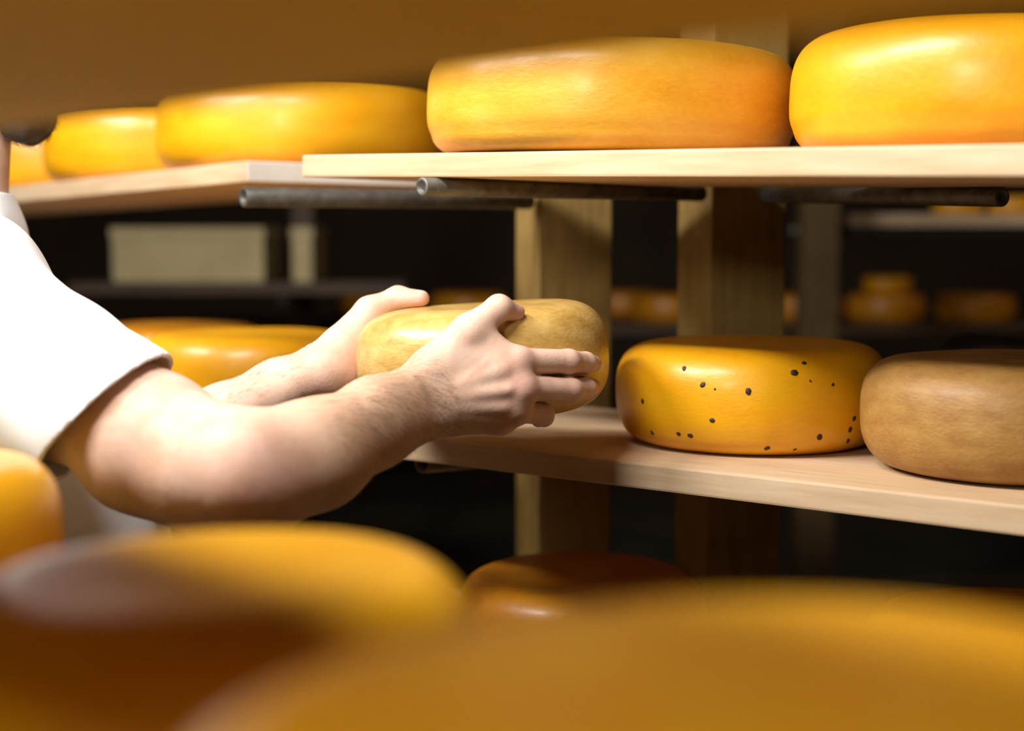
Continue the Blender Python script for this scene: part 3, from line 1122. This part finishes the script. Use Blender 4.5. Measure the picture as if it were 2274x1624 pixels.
def shirt_field(P, c, r):
    fold = 0.0030 * vnoise(P * np.array((1, 1, 1.6), np.float32), 34, 3) + 0.0018 * vnoise(P, 75, 9)
    T = field(shirt, P, c, r) + fold
    A = field(slR, P, c, r) + fold
    B = field(slL, P, c, r) + fold

    def blend(x, y, k=0.025):
        h = np.clip(0.5 + 0.5 * (x - y) / k, 0, 1)
        return x + (y - x) * h - k * h * (1 - h)
    inner = np.minimum(np.minimum(T, A), B) + 0.0048
    Ac = np.maximum(A, (P - cut0) @ cutn)
    Bc = np.maximum(B, (P - cutL0) @ axL)
    D = blend(blend(T, Ac), Bc)
    nk = (P - collar0) @ colln
    cut = np.where((nk > -0.1) & (np.linalg.norm(P - collar0, axis=1) < 0.16), nk, -1.0)
    cut = np.maximum(cut, 0.865 - P[:, 2])
    D = np.maximum(D, cut)
    return np.maximum(D, -inner)


SV, SQ = surface_nets(shirt_field, (-0.95, 1.06, 0.80), (-0.10, 1.92, 1.60), 0.0026, 20)
SV, SQ = largest(SV, SQ)
SV = relax(SV, SQ, 3)
net_object('shirt', SV - RV, SQ, M['cotton'], root)

# --- trousers, shoes, hair, beard, eyes
leg = []
HIPR, HIPL = Vector((-0.53, 1.55, 0.90)), Vector((-0.58, 1.73, 0.90))
for hp_, fx_ in ((HIPR, (-0.50, 1.50)), (HIPL, (-0.62, 1.80))):
    kn = Vector((fx_[0] + 0.03, (hp_.y + fx_[1]) / 2, 0.50))
    an = Vector((fx_[0], fx_[1], 0.07))
    chain([(hp_, 0.098), (kn, 0.070), (an, 0.058)], 0.03, leg)
leg.append(Prim(HIPR, HIPL, 0.105, 0.105, 0.05))
leg.append(Prim(HIPR + Vector((0, 0.03, 0.06)), HIPL + Vector((0, -0.03, 0.06)), 0.108, 0.108, 0.05))
TV, TQ = surface_nets(lambda P, c, r: np.maximum(field(leg, P, c, r) + 0.003 * vnoise(P, 40, 5), np.maximum(P[:, 2] - 0.985, 0.06 - P[:, 2])),
                      (-0.80, 1.36, 0.0), (-0.36, 1.96, 1.06), 0.006, 18)
net_object('trousers', relax(TV, TQ, 2) - RV, TQ, M['denim'], root)
for (x, y) in ((-0.50, 1.50), (-0.62, 1.80)):
    sh = [Prim((x - 0.05, y, 0.045), (x + 0.10, y + 0.03, 0.038), 0.045, 0.042, 0.03), Prim((x, y, 0.06), (x, y, 0.10), 0.048, 0.045, 0.03),
          Prim((x + 0.10, y + 0.03, 0.036), (x + 0.16, y + 0.045, 0.030), 0.042, 0.032, 0.03)]
    V2, Q2 = surface_nets(lambda P, c, r: np.maximum(field(sh, P, c, r), 0.001 - P[:, 2]), (x - 0.14, y - 0.1, -0.02), (x + 0.26, y + 0.16, 0.18), 0.005, 16)
    net_object('shoe', relax(V2, Q2, 2) - RV, Q2, M['shoe'], root)
hc = np.array(HCEN, np.float32)
HMf = HM.astype(np.float32)


def hair_field(P, c, r):
    q = (P - hc) @ HMf
    D = field([Ell(hp(-0.014, 0, 0.034), HM, (0.105, 0.083, 0.098), 0.02)], P)
    D = D + 0.003 * vnoise(P, 190, 4)
    face = np.minimum(q[:, 0] - 0.005 - 0.9 * (q[:, 2] - 0.02), 0.09)       # open over the face
    D = np.maximum(D, face - 0.02)
    return np.maximum(D, -0.045 - q[:, 2] - 0.2 * q[:, 0])


V2, Q2 = surface_nets(hair_field, np.array(HCEN) - 0.16, np.array(HCEN) + 0.17, 0.003, 18)
net_object('hair', relax(V2, Q2, 1) - RV, Q2, M['hair'], root)
beard_p = [Prim(hp(0.058, 0.018, -0.106), hp(0.058, -0.018, -0.106), 0.027, 0.027, 0.02),
           Prim(hp(0.055, 0.022, -0.105), hp(-0.008, 0.060, -0.066), 0.024, 0.018, 0.02),
           Prim(hp(0.055, -0.022, -0.105), hp(-0.008, -0.060, -0.066), 0.024, 0.018, 0.02),
           Prim(hp(0.086, 0.022, -0.056), hp(0.090, -0.022, -0.056), 0.007, 0.007, 0.008),
           Prim(hp(-0.008, 0.061, -0.066), hp(-0.012, 0.072, -0.01), 0.015, 0.010, 0.02),
           Prim(hp(-0.008, -0.061, -0.066), hp(-0.012, -0.072, -0.01), 0.015, 0.010, 0.02)]
V2, Q2 = surface_nets(lambda P, c, r: field(beard_p, P, c, r) + 0.0025 * vnoise(P, 260, 8), np.array(HCEN) - 0.18, np.array(HCEN) + 0.13, 0.0025, 18)
V2 = relax(V2, Q2, 1)
bo = net_object('beard', V2 - RV, Q2, M['hair'], root)
bn = np.zeros(len(V2) * 3, np.float32)
bo.data.vertices.foreach_get('normal', bn)
bn = bn.reshape(-1, 3)
ids = rng.choice(len(V2), 1500)
strands('beard_hair', V2[ids] - RV, bn[ids], [tuple(bn[i] * 0.2 + np.array((0.3, 0, -0.9))) for i in ids], 0.010, 0.00022, M['hair'], None, 3, 0.9, 0.5)
m, nt, b = mat('iris_brown')
b.inputs['Base Color'].default_value = (0.03, 0.015, 0.008, 1)
b.inputs['Roughness'].default_value = 0.2
M['iris'] = m
for sg in (1, -1):
    ec = hp(0.0665, sg * 0.032, 0.002) - Vector(root.location)
    bm = bmesh.new()
    bmesh.ops.create_uvsphere(bm, u_segments=20, v_segments=12, radius=0.0115, matrix=Matrix.Translation(ec))
    ey = from_bm('eye', bm, M['eye_white'], root, True)
    bm = bmesh.new()
    g = (hf - hu * 0.25).normalized()
    bmesh.ops.create_uvsphere(bm, u_segments=16, v_segments=10, radius=0.0066, matrix=Matrix.Translation(ec + g * 0.0062))
    from_bm('iris', bm, M['iris'], ey, True)
